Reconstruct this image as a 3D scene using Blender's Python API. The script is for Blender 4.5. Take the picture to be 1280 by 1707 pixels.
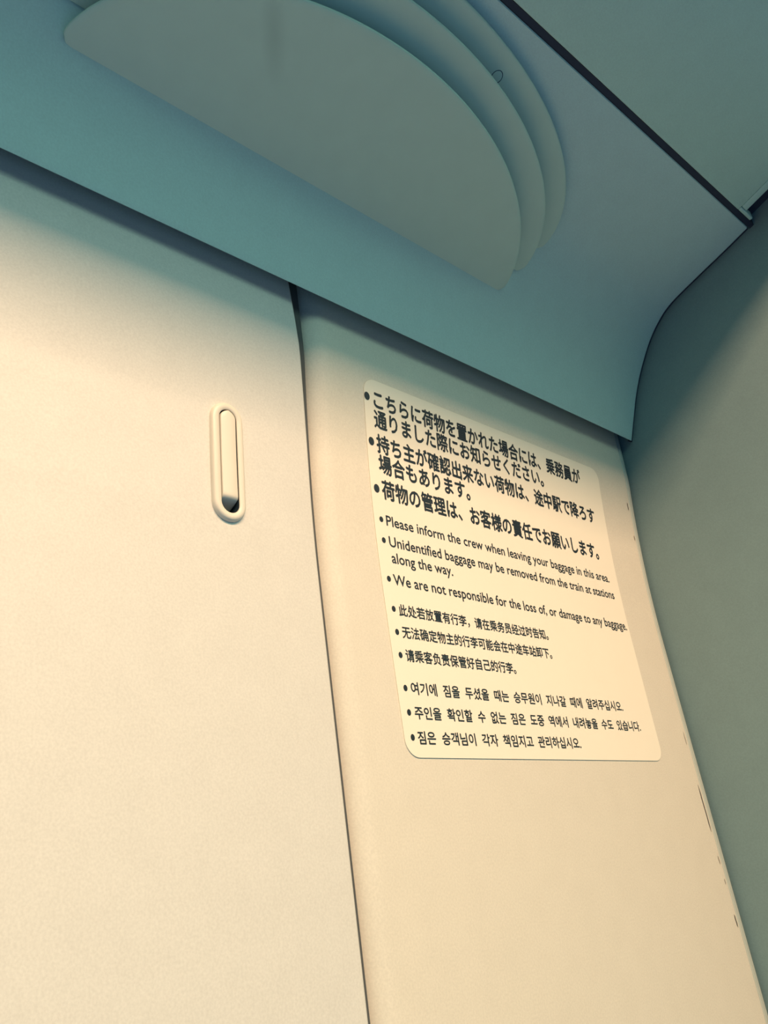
import bpy, bmesh, math
from mathutils import Vector, Matrix
import numpy as np

for o in list(bpy.data.objects):
    bpy.data.objects.remove(o, do_unlink=True)
SC = bpy.context.scene
COL = SC.collection

# ---------------------------------------------------------------- units
# everything is laid out in units of the camera-to-wall distance (0.45 m)
U = 0.45
H = 1.10                       # camera height above the floor, metres
def P(x, y, z):
    return Vector((x * U, y * U, z * U + H))
FLOOR = -H / U
W_R = 1.985                    # plane of the right wall
X_L = -3.20                    # left end of the modelled stretch

# ---------------------------------------------------------------- camera
cd = bpy.data.cameras.new('camera')
cam = bpy.data.objects.new('camera', cd)
COL.objects.link(cam)
Xc = Vector((0.72636615, 0.19596373, 0.6587795))
Yc = Vector((-0.67385384, 0.39176665, 0.62645023))
Zc = Vector((-0.13532631, -0.89895334, 0.41661695))
right = Vector((Xc[0], Yc[0], Zc[0]))
down = Vector((Xc[1], Yc[1], Zc[1]))
fwd = Vector((Xc[2], Yc[2], Zc[2]))
m = Matrix((right, -down, -fwd)).transposed().to_4x4()
m.translation = P(0, -1.0, 0)
cam.matrix_world = m
cd.sensor_fit = 'VERTICAL'
cd.sensor_height = 24.0
cd.lens = 1443.87 / 1707.0 * 24.0
cd.clip_start = 0.01
SC.camera = cam

# ---------------------------------------------------------------- light
wd = bpy.data.worlds.new('world')
SC.world = wd
wd.use_nodes = True
bg = wd.node_tree.nodes['Background']
# cool fill added in the world: from below, and a band above eye level
wn, wl = wd.node_tree.nodes, wd.node_tree.links
wt = wn.new('ShaderNodeTexCoord')
ws = wn.new('ShaderNodeSeparateXYZ')
wl.new(wt.outputs['Generated'], ws.inputs[0])
wr = wn.new('ShaderNodeValToRGB')
FILL_LOW, FILL_HIGH = (0.15, 0.33, 0.58), (0.55, 0.95, 0.78)
WORLD = [(0.00, 1.30, FILL_LOW), (0.20, 1.10, FILL_LOW), (0.36, 0.50, FILL_LOW), (0.44, 0.15, FILL_LOW), (0.54, 0.12, FILL_LOW),
         (0.69, 4.8, FILL_HIGH), (0.74, 4.8, FILL_HIGH), (0.78, 0.2, FILL_HIGH), (1.00, 0.2, FILL_HIGH)]
el = wr.color_ramp.elements
while len(el) < len(WORLD):
    el.new(0.5)
for e, (p, k, c) in zip(el, WORLD):
    e.position = p
    e.color = (c[0] * k, c[1] * k, c[2] * k, 1)
wm = wn.new('ShaderNodeMapRange')
wm.inputs['From Min'].default_value = -1
wl.new(ws.outputs['Z'], wm.inputs['Value'])
wl.new(wm.outputs['Result'], wr.inputs['Fac'])
wl.new(wr.outputs['Color'], bg.inputs['Color'])
bg.inputs['Strength'].default_value = 0.55

def area(name, loc, rot, sx, sy, energy, color):
    l = bpy.data.lights.new(name, 'AREA')
    l.shape = 'RECTANGLE'
    l.size, l.size_y = sx * U, sy * U
    l.energy = energy
    l.color = color
    o = bpy.data.objects.new(name, l)
    o.location = loc
    o.rotation_euler = rot
    COL.objects.link(o)
    return o
# warm strip lamp up in the raised middle of the cabin ceiling
LAMP_X0, LAMP_X1, LAMP_Y, LAMP_Z, LAMP_W = -1.95, 1.92, -3.00, 3.09, 0.66
area('strip_lamp_light', P((LAMP_X0 + LAMP_X1) / 2, LAMP_Y, LAMP_Z), (0, 0, 0),
     LAMP_X1 - LAMP_X0, LAMP_W, 94.0, (1.0, 0.62, 0.375))

vs = SC.view_settings
vs.view_transform = 'Standard'
vs.look = 'None'
vs.exposure = 0.0
vs.gamma = 1.0
vs.use_curve_mapping = False

# ---------------------------------------------------------------- materials
def material(name, color, rough=0.5, var=0.03, scale=60.0, bump=0.0, spec=0.4, stain=None, speck=0.0):
    mt = bpy.data.materials.new(name)
    mt.use_nodes = True
    nt = mt.node_tree
    N, L = nt.nodes, nt.links
    b = N['Principled BSDF']
    b.inputs['Roughness'].default_value = rough
    b.inputs['Specular IOR Level'].default_value = spec
    tc = N.new('ShaderNodeTexCoord')
    nz = N.new('ShaderNodeTexNoise')
    nz.inputs['Scale'].default_value = scale
    nz.inputs['Detail'].default_value = 4
    L.new(tc.outputs['Object'], nz.inputs['Vector'])
    rp = N.new('ShaderNodeMapRange')
    rp.inputs['From Min'].default_value = 0.25
    rp.inputs['From Max'].default_value = 0.75
    rp.inputs['To Min'].default_value = 1 - var
    rp.inputs['To Max'].default_value = 1 + var
    L.new(nz.outputs['Fac'], rp.inputs['Value'])
    mx = N.new('ShaderNodeVectorMath')
    mx.operation = 'SCALE'
    mx.inputs[0].default_value = color
    L.new(rp.outputs['Result'], mx.inputs['Scale'])
    out = mx.outputs['Vector']
    if speck:
        ns = N.new('ShaderNodeTexNoise')
        ns.inputs['Scale'].default_value = 650
        ns.inputs['Detail'].default_value = 2
        L.new(tc.outputs['Object'], ns.inputs['Vector'])
        rs = N.new('ShaderNodeMapRange')
        rs.inputs['From Min'].default_value = 0.3
        rs.inputs['From Max'].default_value = 0.7
        rs.inputs['To Min'].default_value = 1 - speck
        rs.inputs['To Max'].default_value = 1 + speck
        L.new(ns.outputs['Fac'], rs.inputs['Value'])
        m3 = N.new('ShaderNodeVectorMath'); m3.operation = 'SCALE'
        L.new(out, m3.inputs[0])
        L.new(rs.outputs['Result'], m3.inputs['Scale'])
        out = m3.outputs['Vector']
    if stain:
        # a dirty streak with its own soft outline: centre, radii, strength
        c, r, k = stain
        sb = N.new('ShaderNodeVectorMath'); sb.operation = 'SUBTRACT'
        sb.inputs[1].default_value = c
        L.new(tc.outputs['Object'], sb.inputs[0])
        vr = N.new('ShaderNodeVectorRotate'); vr.rotation_type = 'Z_AXIS'
        vr.inputs['Angle'].default_value = math.radians(-52.5)
        L.new(sb.outputs[0], vr.inputs['Vector'])
        dv = N.new('ShaderNodeVectorMath'); dv.operation = 'DIVIDE'
        dv.inputs[1].default_value = r
        L.new(vr.outputs[0], dv.inputs[0])
        ln = N.new('ShaderNodeVectorMath'); ln.operation = 'LENGTH'
        L.new(dv.outputs[0], ln.inputs[0])
        mr = N.new('ShaderNodeMapRange'); mr.interpolation_type = 'SMOOTHSTEP'
        mr.inputs['From Min'].default_value = 0.0
        mr.inputs['From Max'].default_value = 1.0
        mr.inputs['To Min'].default_value = 1 - k
        mr.inputs['To Max'].default_value = 1.0
        L.new(ln.outputs['Value'], mr.inputs['Value'])
        m2 = N.new('ShaderNodeVectorMath'); m2.operation = 'SCALE'
        L.new(out, m2.inputs[0])
        L.new(mr.outputs['Result'], m2.inputs['Scale'])
        out = m2.outputs['Vector']
    L.new(out, b.inputs['Base Color'])
    if bump:
        n2 = N.new('ShaderNodeTexNoise')
        n2.inputs['Scale'].default_value = 900
        n2.inputs['Detail'].default_value = 2
        L.new(tc.outputs['Object'], n2.inputs['Vector'])
        bp = N.new('ShaderNodeBump')
        bp.inputs['Strength'].default_value = bump
        bp.inputs['Distance'].default_value = 0.0004
        L.new(n2.outputs['Fac'], bp.inputs['Height'])
        L.new(bp.outputs['Normal'], b.inputs['Normal'])
    return mt

M_WALL = material('wall_laminate', (0.68, 0.63, 0.53), 0.55, 0.02, 40, 0.10, speck=0.05)
M_DOOR = material('door_laminate', (0.66, 0.64, 0.585), 0.55, 0.02, 40, 0.10, speck=0.05)
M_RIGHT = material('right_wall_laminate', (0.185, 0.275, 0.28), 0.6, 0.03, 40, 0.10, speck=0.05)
M_COVE = material('cove_plastic', (0.47, 0.64, 0.60), 0.5, 0.02, 50, 0.12, speck=0.04)
M_CEIL = material('ceiling_plastic', (0.43, 0.64, 0.57), 0.5, 0.02, 50, 0.12, speck=0.04)
M_VENT = material('vent_plastic', (0.49, 0.64, 0.53), 0.5, 0.02, 50, 0.1,
                  stain=((0.630 * U, -0.318 * U, 1.27 * U + H), (0.095 * U, 0.026 * U, 0.2 * U), 0.15))
M_VENT2 = material('vent_plastic_upper', (0.49, 0.64, 0.53), 0.5, 0.02, 50, 0.1)
M_CORE = material('vent_core', (0.03, 0.04, 0.07), 0.7, 0.02, 50)  # near-black so the necks paint shade between the plates
M_GAP_SHADE = material('gap_shade_rubber', (0.02, 0.028, 0.05), 0.7, 0.05, 80)  # navy rubber tone painted in for the shade deep in the gaps
M_SEAM = material('seam_shade_rubber', (0.075, 0.08, 0.08), 0.7, 0.05, 80)  # dark rubber tone that paints the seam's shadow line
M_TRIM = material('corner_trim', (0.42, 0.45, 0.40), 0.5, 0.03, 60)
M_STICK = material('sticker_vinyl', (0.86, 0.79, 0.65), 0.35, 0.01, 30)
M_INK = material('sticker_ink', (0.012, 0.022, 0.032), 0.5, 0.02, 30)
M_LATCH = material('latch_plastic', (0.72, 0.66, 0.55), 0.35, 0.015, 60, 0.05)
M_RECESS = material('latch_recess', (0.02, 0.032, 0.045), 0.4, 0.02, 60)  # near-black, painting the shade inside the slot
M_SCUFF = material('scuff_black', (0.03, 0.03, 0.03), 0.7, 0.1, 200)
M_FLOOR = material('floor_vinyl', (0.22, 0.24, 0.26), 0.6, 0.1, 30)
M_HOUSING = material('lamp_housing', (0.7, 0.7, 0.7), 0.4, 0.02, 30)

# ---------------------------------------------------------------- helpers
def link(name, bm, mat, parent=None, smooth=None, kind=None):
    me = bpy.data.meshes.new(name)
    bmesh.ops.recalc_face_normals(bm, faces=bm.faces)
    bm.to_mesh(me)
    bm.free()
    if smooth is not None:
        me.polygons.foreach_set('use_smooth', [True] * len(me.polygons))
        me.set_sharp_from_angle(angle=math.radians(smooth))
    me.materials.append(mat)
    o = bpy.data.objects.new(name, me)
    COL.objects.link(o)
    if parent:
        o.parent = parent
    if kind:
        o['kind'] = kind
    return o

def yw(z):
    """Front of the side wall: upright below, leaning in towards the top."""
    t = max(0.0, z - 0.5)
    return -0.15 * t * t if t < 0.44 else -0.15 * 0.44 ** 2 - 0.04 * (t - 0.44)

def loft(sections):
    """Closed solid through equal-length closed rings of points."""
    bm = bmesh.new()
    rings = [[bm.verts.new(p) for p in s] for s in sections]
    n = len(rings[0])
    for a, b in zip(rings, rings[1:]):
        for i in range(n):
            j = (i + 1) % n
            bm.faces.new((a[i], a[j], b[j], b[i]))
    bm.faces.new(rings[0][::-1])
    bm.faces.new(rings[-1])
    return bm

def box(x0, x1, y0, y1, z0, z1, bev=0.0):
    bm = bmesh.new()
    r = bmesh.ops.create_cube(bm, size=1.0)
    for v in r['verts']:
        v.co = P(x0 + (v.co.x + .5) * (x1 - x0), y0 + (v.co.y + .5) * (y1 - y0), z0 + (v.co.z + .5) * (z1 - z0))
    if bev:
        bmesh.ops.bevel(bm, geom=bm.edges[:], offset=bev * U, segments=3, affect='EDGES', profile=0.5)
    return bm

ZS = [FLOOR, -1.0, -0.4, 0.0, 0.2, 0.4, 0.5] + [0.5 + 0.025 * i for i in range(1, 28)]   # up to 1.175

def arc(cx, cy, r, a0, a1, n):
    return [(cx + r * math.cos(math.radians(a0 + (a1 - a0) * i / n)),
             cy + r * math.sin(math.radians(a0 + (a1 - a0) * i / n))) for i in range(n + 1)]

# ---------------------------------------------------------------- floor, walls

# back wall panel: rounded left fold, flat face, small round at the right end
def wall_section(z):
    pts = [(0.887, 0.10), (0.887, 0.05)]
    pts += arc(0.935, 0.048, 0.048, 180, 270, 10)
    pts += arc(1.952, 0.006, 0.006, 270, 360, 4)
    pts += [(1.958, 0.10)]
    out = []
    for x, y in pts:
        k = max(0.0, (0.935 - x) / 0.048)                 # the fold eases left towards the top
        out.append(P(x - 0.055 * k * max(0.0, z - 0.70) ** 2, y + yw(z), z))
    return out
wall_back = link('wall_back', loft([wall_section(z) for z in ZS]), M_WALL, smooth=35, kind='structure')

# left door leaf of the locker: its edge closes the seam
def door_edge(z):
    return 0.8745 - 0.16 * max(0.0, z - 0.70) ** 2
def fold_edge(z):
    return 0.8865 - 0.055 * max(0.0, z - 0.70) ** 2
def door_section(z):
    xe = door_edge(z)
    pts = [(X_L, 0.06), (X_L, -0.004)] + arc(xe - 0.006, 0.002, 0.006, 270, 360, 5) + [(xe, 0.06)]
    return [P(x, y + yw(z), z) for x, y in pts]
door = link('door_1', loft([door_section(z) for z in ZS]), M_DOOR, smooth=35, kind='structure')

# dark backing, painted as shade inside the seam
link('trim_1', loft([[P(x, y + yw(z), z) for x, y in ((0.80, 0.066), (0.878, 0.066), (0.878, 0.09), (0.80, 0.09))] for z in ZS]),
     M_GAP_SHADE, kind='structure')

# corner trim between back wall and right wall
link('trim_2', loft([[P(x, y + yw(z), z) for x, y in ((1.9605, 0.10), (1.9605, 0.004), (1.963, 0.0015), (1.973, 0.0015), (1.976, 0.004), (1.976, 0.10))] for z in ZS]),
     M_TRIM, kind='structure')
link('trim_3', loft([[P(x, y + yw(z), z) for x, y in ((1.9765, 0.05), (1.9845, 0.05), (1.9845, 0.10), (1.9765, 0.10))] for z in ZS]),
     M_GAP_SHADE, kind='structure')
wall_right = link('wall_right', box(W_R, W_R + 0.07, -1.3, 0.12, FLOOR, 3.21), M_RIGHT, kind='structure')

# ---------------------------------------------------------------- cove over the wall
KP = [(-0.070, 1.048), (-0.093, 1.104), (-0.120, 1.166), (-0.152, 1.224), (-0.197, 1.288), (-0.241, 1.332),
      (-0.288, 1.361), (-0.373, 1.388), (-0.460, 1.413), (-0.527, 1.434)]
def catmull(pts, n):
    out = []
    for i in range(len(pts) - 1):
        p0 = pts[max(i - 1, 0)]; p1 = pts[i]; p2 = pts[i + 1]; p3 = pts[min(i + 2, len(pts) - 1)]
        for k in range(n):
            t = k / n
            out.append(tuple(0.5 * (2 * p1[a] + (p2[a] - p0[a]) * t + (2 * p0[a] - 5 * p1[a] + 4 * p2[a] - p3[a]) * t * t
                                    + (3 * p1[a] - p0[a] - 3 * p2[a] + p3[a]) * t ** 3) for a in (0, 1)))
    out.append(pts[-1])
    return out
outer = catmull(KP, 6)
def offset(pts, d):
    res = []
    for i, p in enumerate(pts):
        a = pts[max(i - 1, 0)]; b = pts[min(i + 1, len(pts) - 1)]
        t = (b[0] - a[0], b[1] - a[1]); l = math.hypot(*t)
        res.append((p[0] + t[1] / l * d, p[1] - t[0] / l * d))
    return res
def tapered(pts):
    # the wall of the moulding thins out towards its lower lip
    res = []
    for i, p in enumerate(pts):
        res.append(offset(pts, 0.0028 + 0.0132 * min(1.0, i / 14.0))[i])
    return res
inner = tapered(outer)
lip = [(-0.0692, 1.0470), (-0.0684, 1.0474)]          # rounded lower lip
ring = lip[::-1] + outer + [(-0.5285, 1.4375), (-0.524, 1.445), (-0.520, 1.448)] + inner[::-1]
EDGE = 0.006
def cove_ring(x, shrink):
    cy = [p for p in ring]
    if not shrink:
        return [P(x, y, z) for y, z in cy]
    # rounded end: pull the visible face back a little
    res = []
    for y, z in cy:
        res.append(P(x, y + shrink * 0.6, z + shrink * 0.8))
    return res
xs = [(X_L, 0)] + [(X_L + (1.966 - X_L) * i / 6, 0) for i in range(1, 7)] + [(1.9705, 0.0008), (1.973, 0.003), (1.974, 0.006)]
ceiling_cove = link('ceiling_cove', loft([cove_ring(x, s) for x, s in xs]), M_COVE, smooth=35, kind='structure')

# ceiling panel beyond the gap
SL = 0.30
def zc(y):
    return 1.4385 + SL * (-0.5425 - y)
def slab(x0, x1, y0, y1, th, lift=0.0, bev=0.003):
    bm = bmesh.new()
    v = []
    for dz in (0, th):
        for x, y in ((x0, y0), (x1, y0), (x1, y1), (x0, y1)):
            v.append(bm.verts.new(P(x, y, zc(y) + lift + dz)))
    bm.faces.new(v[0:4][::-1]); bm.faces.new(v[4:8])
    for i in range(4):
        j = (i + 1) % 4
        bm.faces.new((v[i], v[j], v[j + 4], v[i + 4]))
    if bev:
        bmesh.ops.bevel(bm, geom=bm.edges[:], offset=bev * U, segments=3, affect='EDGES', profile=0.5)
    return bm
Y_END = -0.880
ceiling = link('ceiling', slab(X_L, 1.893, -0.5425, Y_END, 0.03), M_CEIL, smooth=35, kind='structure')
link('trim_4', slab(1.8945, 1.918, -0.553, Y_END, 0.03, 0.0, 0.002), M_CEIL, smooth=35, kind='structure')
link('trim_5', box(1.8945, 1.957, -0.552, -0.5425, 1.4395, 1.462, 0.003), M_CEIL, smooth=35, kind='structure')
# dark sheet painted as the void's shade, behind the gap and above the panel's right end
link('trim_6', slab(X_L, W_R - 0.001, -0.500, Y_END, 0.05, 0.034, 0), M_GAP_SHADE, kind='structure')
# dark rubber strips that paint the shade: in the gap between the panels, round the cove's end and in the seam
def strip(y0, y1, x0, x1, lift, th):
    pts = ((y0, zc(y0) + lift), (y1, zc(y1) + lift), (y1, zc(y1) + lift + th), (y0, zc(y0) + lift + th))
    return loft([[P(x, y, z) for y, z in pts] for x in (x0, x1)])
link('trim_7', strip(-0.5295, -0.5415, X_L, 1.9835, 0.0035, 0.02), M_GAP_SHADE, kind='structure')
link('leak_block', box(X_L, 1.976, -0.092, -0.030, 1.128, 1.148), M_GAP_SHADE, kind='structure')  # unseen block added behind the cove to stop light leaking down
endo = offset(outer, 0.007)
endi = offset(outer, 0.014)
link('trim_8', loft([[P(x, y, z) for y, z in endo + endi[::-1]] for x in (1.9745, 1.9845)]), M_GAP_SHADE, kind='structure')
link('trim_9', loft([[P(x, y + yw(z), z) for x, y in ((door_edge(z) + 0.0005, 0.009), (fold_edge(z), 0.009), (fold_edge(z), 0.06), (door_edge(z) + 0.0005, 0.06))] for z in ZS]),
     M_SEAM, kind='structure')
# raised middle of the cabin ceiling with the lamp
link('trim_10', box(X_L, W_R - 0.001, Y_END - 0.03, Y_END - 0.0005, zc(Y_END) + 0.0, 3.21), M_CEIL, kind='structure')
link('ceiling_raised', box(X_L, W_R - 0.001, -3.9, Y_END - 0.031, 3.16, 3.21), M_CEIL, kind='structure')
hb = box(LAMP_X0 - 0.03, LAMP_X1 + 0.03, LAMP_Y - LAMP_W / 2 - 0.03, LAMP_Y + LAMP_W / 2 + 0.03, 3.10, 3.16, 0.006)
lamp = link('ceiling_lamp', hb, M_HOUSING, smooth=35)
lamp['label'] = 'long strip lamp housing on the raised cabin ceiling, above the picture'
lamp['category'] = 'lamp'
# ---------------------------------------------------------------- tiered air vent on the cove
vent = bpy.data.objects.new('air_vent', None)
vent.empty_display_size = 0.05
COL.objects.link(vent)
vent['label'] = 'grey half-oval air vent of three stacked plates on the curved ceiling cove'
vent['category'] = 'air vent'
XC = 0.868
def plate_bm(yc, a, b, y0, z0, th, bev, tip=0.012, s=0.30):
    """D-shaped plate: elliptical rim towards the room, straight edge on the cove."""
    bm = bmesh.new()
    t0 = math.asin(max(-1, min(1, (y0 - yc) / -b)))
    n = 72
    pts = []
    for i in range(n + 1):
        t = t0 + (math.pi - 2 * t0) * i / n
        px, py = XC + a * math.cos(t), yc - b * math.sin(t)
        q = max(0.0, (py - (y0 - tip * 1.6)) / (tip * 1.6))
        px -= math.copysign(tip * q * q, px - XC)          # rounded tips
        pts.append((px, py))
    # soften the two tips
    def rows(off, dz):
        res = []
        for k, (x, y) in enumerate(pts):
            nx, ny = (x - XC) / a ** 2, (y - yc) / b ** 2
            l = math.hypot(nx, ny)
            x2, y2 = x - off * nx / l, y - off * ny / l
            res.append((x2, min(y2, y0), z0 + s * (y0 - min(y2, y0)) + dz))
        return res
    rings = [rows(bev * 3.2, 0.0), rows(bev * 0.9, bev * 0.30), rows(bev * 0.25, bev * 0.6), rows(0, bev),
             rows(0, th - 0.002), rows(0.002, th)]
    vv = [[bm.verts.new(P(*p)) for p in r] for r in rings]
    for r0, r1 in zip(vv, vv[1:]):
        for i in range(n):
            bm.faces.new((r0[i], r0[i + 1], r1[i + 1], r1[i]))
    bm.faces.new(vv[0][::-1]); bm.faces.new(vv[-1])
    # straight side
    bm.faces.new([r[0] for r in vv] + [r[-1] for r in vv[::-1]])
    return bm
PL = [(-0.1229, 0.5162, 0.2916, -0.150, 1.221), (-0.1870, 0.5535, 0.2770, -0.186, 1.270), (-0.2438, 0.5876, 0.2586, -0.229, 1.320)]
plates = []
for i, (yc, a, b, y0, z0) in enumerate(PL):
    p = link('deflector_plate', plate_bm(yc, a, b, y0, z0, 0.008, 0.003), M_VENT if i == 0 else M_VENT2, vent, smooth=30)
    plates.append(p)
plates[0]['label'] = 'lowest and largest-looking plate with a dark smudge'
# necks that carry the plates, set back from the rims, near-black to paint the gap shade
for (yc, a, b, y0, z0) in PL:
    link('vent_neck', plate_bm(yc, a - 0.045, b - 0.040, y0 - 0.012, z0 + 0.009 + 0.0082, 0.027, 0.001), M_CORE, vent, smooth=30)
# moulding ring on the uppermost plate
bm = bmesh.new()
R0, r0, n1, n2 = 0.0115, 0.0007, 28, 6
cx, cy = 1.066, -0.4437
rg = []
for i in range(n1):
    t = 2 * math.pi * i / n1
    rr = []
    for j in range(n2):
        q = 2 * math.pi * j / n2
        x = cx + (R0 + r0 * math.cos(q)) * math.cos(t)
        y = cy + (R0 + r0 * math.cos(q)) * math.sin(t)
        rr.append(bm.verts.new(P(x, y, 1.320 + 0.30 * (-0.229 - y) + r0 * math.sin(q))))
    rg.append(rr)
for i in range(n1):
    for j in range(n2):
        bm.faces.new((rg[i][j], rg[(i + 1) % n1][j], rg[(i + 1) % n1][(j + 1) % n2], rg[i][(j + 1) % n2]))
link('mould_ring', bm, M_CORE, plates[2], smooth=60)

# ---------------------------------------------------------------- latch on the door
def stadium(cx, hw, z0, z1, n=12):
    """Outline of an upright oblong, anticlockwise in (x, z)."""
    pts = []
    for i in range(n + 1):
        t = math.pi * i / n
        pts.append((cx + hw * math.cos(t), z1 - hw + hw * math.sin(t)))
    for i in range(n + 1):
        t = math.pi + math.pi * i / n
        pts.append((cx + hw * math.cos(t), z0 + hw + hw * math.sin(t)))
    # lengths of the straight sides cut so the wall's lean is followed
    return pts
YD = -0.004
def on_door(x, z, out):
    return P(x, yw(z) + YD - out, z)
LC = 0.7035
def ringloft(outl):
    """outl: list of (hw, zlo, zhi, out) rings, lofted open."""
    bm = bmesh.new()
    rr = [[bm.verts.new(on_door(x, z, out)) for x, z in stadium(LC, hw, zl, zh)] for hw, zl, zh, out in outl]
    n = len(rr[0])
    for a, b in zip(rr, rr[1:]):
        for i in range(n):
            j = (i + 1) % n
            bm.faces.new((a[i], a[j], b[j], b[i]))
    return bm, rr
Z0, Z1 = 0.5695, 0.776
SLW, SZ_LO, SZ_HI = 0.0165, Z0 + 0.0130, Z1 - 0.0130           # the slot
# the slot goes through the door's face
cut, rr = ringloft([(SLW, SZ_LO, SZ_HI, 0.02), (SLW, SZ_LO, SZ_HI, -0.026)])
cut.faces.new(rr[0]); cut.faces.new(rr[-1][::-1])
cutter = link('cutter', cut, M_RECESS)
md = door.modifiers.new('slot', 'BOOLEAN')
md.object = cutter; md.operation = 'DIFFERENCE'; md.solver = 'EXACT'
bpy.context.view_layer.update()
new_me = bpy.data.meshes.new_from_object(door.evaluated_get(bpy.context.evaluated_depsgraph_get()))
door.modifiers.remove(md)
door.data = new_me
while len(door.data.materials) > 1:
    door.data.materials.pop()
bpy.data.objects.remove(cutter, do_unlink=True)
bm, rr = ringloft([(0.0302, Z0, Z1, -0.001), (0.0298, Z0 + .0004, Z1 - .0004, 0.0030), (0.0285, Z0 + .0017, Z1 - .0017, 0.0062),
                   (0.0262, Z0 + .0040, Z1 - .0040, 0.0078), (0.0235, Z0 + .0067, Z1 - .0067, 0.0082),
                   (0.0172, SZ_LO - .0007, SZ_HI + .0007, 0.0080), (0.0164, SZ_LO + .0001, SZ_HI - .0001, 0.0070),
                   (0.0164, SZ_LO + .0001, SZ_HI - .0001, 0.0058)])
latch = link('latch', bm, M_LATCH, door, smooth=60)
# cup behind the slot, coloured dark as painted shade
bm, rr = ringloft([(0.0163, SZ_LO + .0002, SZ_HI - .0002, 0.0057), (0.0160, SZ_LO + .0005, SZ_HI - .0005, -0.0180), (0.0120, SZ_LO + .005, SZ_HI - .005, -0.0240)])
bm.faces.new(rr[-1])
link('latch_recess', bm, M_RECESS, latch, smooth=60)
# lever: fills the slot; its foot rolls back into the cup as a finger pull
LW, LTOP = 0.0142, SZ_HI - 0.0026
bm = bmesh.new()
secs = []
def lever_pt(x, z, out):
    return bm.verts.new(on_door(x, z, out))
LBOT = SZ_LO + 0.006
zl = [LBOT + LW * (1 - math.cos(math.pi / 2 * i / 10)) for i in range(10)]
zl += [LBOT + LW + (LTOP - LBOT - 2 * LW) * (i / 20) ** 1.7 for i in range(20)]
zl += [LTOP - LW * (1 - math.sin(math.pi / 2 * i / 12)) for i in range(13)]
for z in zl:
    z = min(max(z, LBOT + 0.00004), LTOP - 0.00004)
    # half width: semicircular head and foot
    hw = LW
    if z > LTOP - LW:
        hw = math.sqrt(max(1e-8, LW ** 2 - (z - LTOP + LW) ** 2))
    if z < LBOT + LW:
        hw = math.sqrt(max(1e-8, LW ** 2 - (LBOT + LW - z) ** 2))
    # face depth: flush above, scooping inwards over the last stretch
    t = max(0.0, min(1.0, (SZ_LO + 0.028 - z) / 0.017))
    face = 0.0088 - 0.0270 * (t * t * (3 - 2 * t))
    e = min(0.0022, hw * 0.4)
    prof = [(-hw, -0.020), (-hw, face - e), (-hw + 0.3 * e, face - 0.3 * e), (-hw + e, face), (0, face + 0.0004), (hw - e, face), (hw - 0.3 * e, face - 0.3 * e), (hw, face - e), (hw, -0.020)]
    secs.append([lever_pt(LC + x, z, max(o, -0.0205)) for x, o in prof])
for a, b in zip(secs, secs[1:]):
    for i in range(len(a) - 1):
        bm.faces.new((a[i], a[i + 1], b[i + 1], b[i]))
bm.faces.new(secs[-1])
link('latch_lever', bm, M_LATCH, latch, smooth=50)

# ---------------------------------------------------------------- scuffs on the wall's right end
def scuff(pts, w):
    bm = bmesh.new()
    a, b = [], []
    k = len(pts)
    for i, (x, z) in enumerate(pts):
        ww = w * (0.25 if i in (0, k - 1) else 1.0)
        a.append(bm.verts.new(P(x - ww / 2, yw(z) - 0.0006, z)))
        b.append(bm.verts.new(P(x + ww / 2, yw(z) - 0.0006, z)))
    for i in range(k - 1):
        bm.faces.new((a[i], b[i], b[i + 1], a[i + 1]))
    link('scuff_mark', bm, M_SCUFF, wall_back)
for (x0, z0), (x1, z1), w in (((1.9440, 0.288), (1.9450, 0.257), 0.0012), ((1.9445, 0.167), (1.9465, 0.065), 0.0032),
                              ((1.9445, 0.015), (1.9460, -0.003), 0.0016), ((1.9455, -0.033), (1.946, -0.044), 0.0016),
                              ((1.9450, -0.104), (1.9470, -0.129), 0.0032), ((1.9430, 0.876), (1.9450, 0.856), 0.0030),
                              ((1.9480, 0.787), (1.9490, 0.774), 0.0020)):
    scuff([(x0 + (x1 - x0) * i / 6 + 0.0004 * math.sin(i * 2.1), z0 + (z1 - z0) * i / 6) for i in range(7)], w)

# ---------------------------------------------------------------- sticker with its notice
SX0, SX1, SZ0, SZ1, SR = 1.019, 1.8185, 0.2195, 0.9365, 0.030
def sheet(rows, out0, out1):
    """rows: (z, x0, x1); a thin solid that follows the wall."""
    secs = []
    for z, x0, x1 in rows:
        secs.append([P(x0, yw(z) - out0, z), P(x1, yw(z) - out0, z), P(x1, yw(z) - out1, z), P(x0, yw(z) - out1, z)])
    return loft(secs)
rows = []
def inset(z):
    for zz in (SZ0, SZ1):
        d = abs(z - zz)
        if d < SR:
            return SR - math.sqrt(max(0, SR * SR - (SR - d) ** 2))
    return 0.0
zs = [SZ0 + SR * (1 - math.cos(math.pi / 2 * i / 10)) for i in range(11)]
zs += [SZ0 + SR + (SZ1 - SZ0 - 2 * SR) * i / 24 for i in range(1, 24)]
zs += [SZ1 - SR * (1 - math.cos(math.pi / 2 * i / 10)) for i in range(10, -1, -1)]
sticker = link('notice_sticker', sheet([(z, SX0 + inset(z), SX1 - inset(z)) for z in zs], 0.0002, 0.0016), M_STICK, smooth=20)
sticker['label'] = 'cream notice sticker printed in four languages on the wall panel beside the seam'
sticker['category'] = 'sticker'

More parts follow.
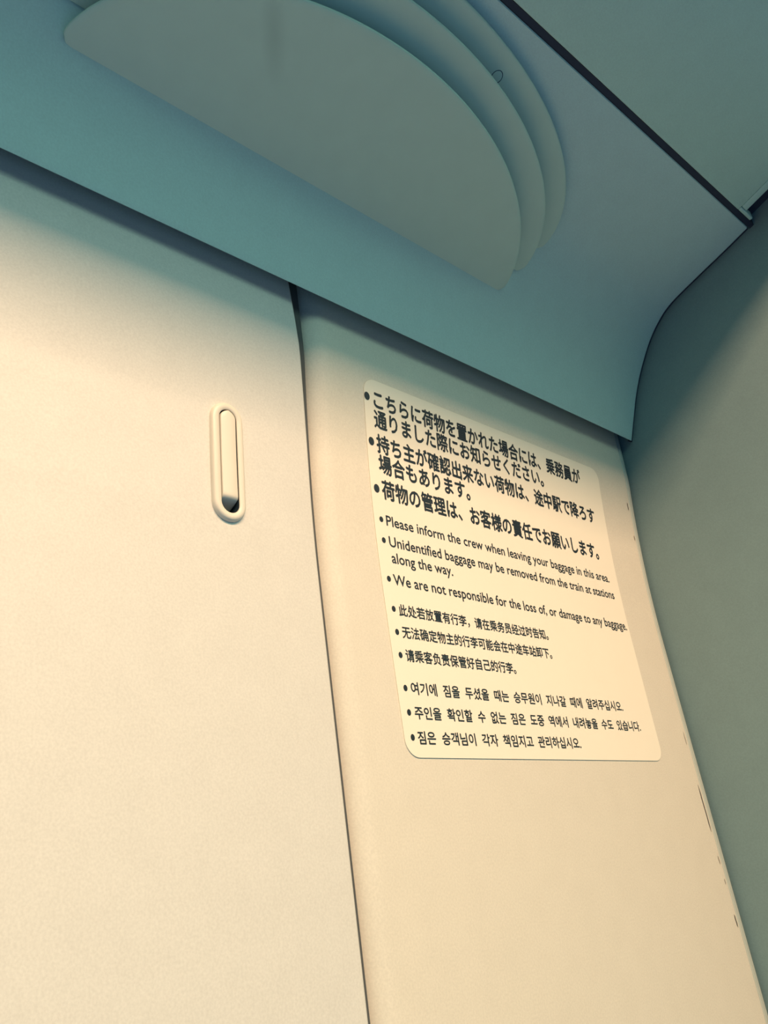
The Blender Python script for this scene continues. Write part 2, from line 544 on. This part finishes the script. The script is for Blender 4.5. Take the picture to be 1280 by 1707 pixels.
LINES = [  # words, left, right, bottom and height of the full letters, stroke weight, full height in em
    ("こちらに荷物を置かれた場合には、乗務員が", 1.044, 1.732, 0.8765, 0.0368, 0.029, 'j'),
    ("通りました際にお知らせください。", 1.042, 1.575, 0.8345, 0.0368, 0.029, 'j'),
    ("持ち主が確認出来ない荷物は、途中駅で降ろす", 1.044, 1.770, 0.7830, 0.0368, 0.029, 'j'),
    ("場合もあります。", 1.045, 1.302, 0.7405, 0.0368, 0.029, 'j'),
    ("荷物の管理は、お客様の責任でお願いします。", 1.047, 1.757, 0.6885, 0.0368, 0.029, 'j'),
    ("Please inform the crew when leaving your baggage in this area.", 1.049, 1.781, 0.6355, 0.0198, 0.014, 'e'),
    ("Unidentified baggage may be removed from the train at stations", 1.050, 1.787, 0.5945, 0.0198, 0.014, 'e'),
    ("along the way.", 1.051, 1.213, 0.5630, 0.0198, 0.014, 'e'),
    ("We are not responsible for the loss of, or damage to any baggage.", 1.048, 1.809, 0.5205, 0.0198, 0.014, 'e'),
    ("此处若放置有行李，请在乘务员经过时告知。", 1.050, 1.483, 0.4630, 0.0205, 0.020, 'j'),
    ("无法确定物主的行李可能会在中途车站卸下。", 1.050, 1.481, 0.4225, 0.0205, 0.020, 'j'),
    ("请乘客负责保管好自己的行李。", 1.050, 1.350, 0.3810, 0.0205, 0.020, 'j'),
    ("여기에  짐을  두셨을  때는  승무원이  지나갈  때에  알려주십시오.", 1.051, 1.703, 0.3240, 0.0205, 0.020, 'j'),
    ("주인을  확인할  수  없는  짐은  도중  역에서  내려놓을  수도  있습니다.", 1.051, 1.755, 0.2825, 0.0205, 0.020, 'j'),
    ("짐은  승객님이  각자  책임지고  관리하십시오.", 1.050, 1.512, 0.2412, 0.0205, 0.020, 'j'),
]
dg = bpy.context.evaluated_depsgraph_get()
def text_mesh(body, weight):
    c = bpy.data.curves.new('lettering', 'FONT')
    c.body = body
    c.resolution_u = 3
    o = bpy.data.objects.new('lettering', c)
    COL.objects.link(o)
    bpy.context.view_layer.update()
    d = bpy.context.evaluated_depsgraph_get()
    me = bpy.data.meshes.new_from_object(o.evaluated_get(d))
    bpy.data.objects.remove(o, do_unlink=True)
    bpy.data.curves.remove(c)
    return me
# where the ink of a full-height letter starts and ends, measured once per script
ref = {}
for key, s in (('j', '国'), ('e', 'H')):
    me = text_mesh(s, 0.012)
    ys = [v.co.y for v in me.vertices]
    ref[key] = (min(ys), max(ys))
for body, xl, xr, zb, hh, wgt, key in LINES:
    src = text_mesh(body, wgt)
    lo, hi = ref[key]
    xa = [v.co.x for v in src.vertices]
    x0, x1 = min(xa), max(xa)
    kx = (xr - xl) / (x1 - x0)
    kz = hh / (hi - lo)
    bm = bmesh.new()
    # bold weight: the same outline struck a few times with a hair's shift
    for n, (dx, dz) in enumerate(((0, 0), (1, 0), (-1, 0), (0, 1), (0, -1))):
        b2 = bmesh.new()
        b2.from_mesh(src)
        for v in b2.verts:
            x = xl + (v.co.x - x0 + dx * wgt) * kx
            z = zb + (v.co.y - lo + dz * wgt) * kz
            v.co = P(x, yw(z) - 0.0019 - 0.00004 * n, z)
        tmp = bpy.data.meshes.new('tmp')
        b2.to_mesh(tmp); b2.free()
        bm.from_mesh(tmp)
        bpy.data.meshes.remove(tmp)
    bpy.data.meshes.remove(src)
    link('text_line', bm, M_INK, sticker)
BUL = [(1.026, 0.896, .0070, .0086), (1.030, 0.802, .0070, .0086), (1.033, 0.706, .0070, .0086)]
BUL += [(1.0365, z, .0048, .0055) for z in (0.645, 0.604, 0.530)]
BUL += [(1.0375, z, .0046, .0054) for z in (0.474, 0.432, 0.391, 0.334, 0.293, 0.252)]
for x, z, rx, rz in BUL:
    bm = bmesh.new()
    bm.faces.new([bm.verts.new(P(x + rx * math.cos(2 * math.pi * i / 24), yw(z + rz * math.sin(2 * math.pi * i / 24)) - 0.0021,
                                 z + rz * math.sin(2 * math.pi * i / 24))) for i in range(24)])
    link('bullet', bm, M_INK, sticker)
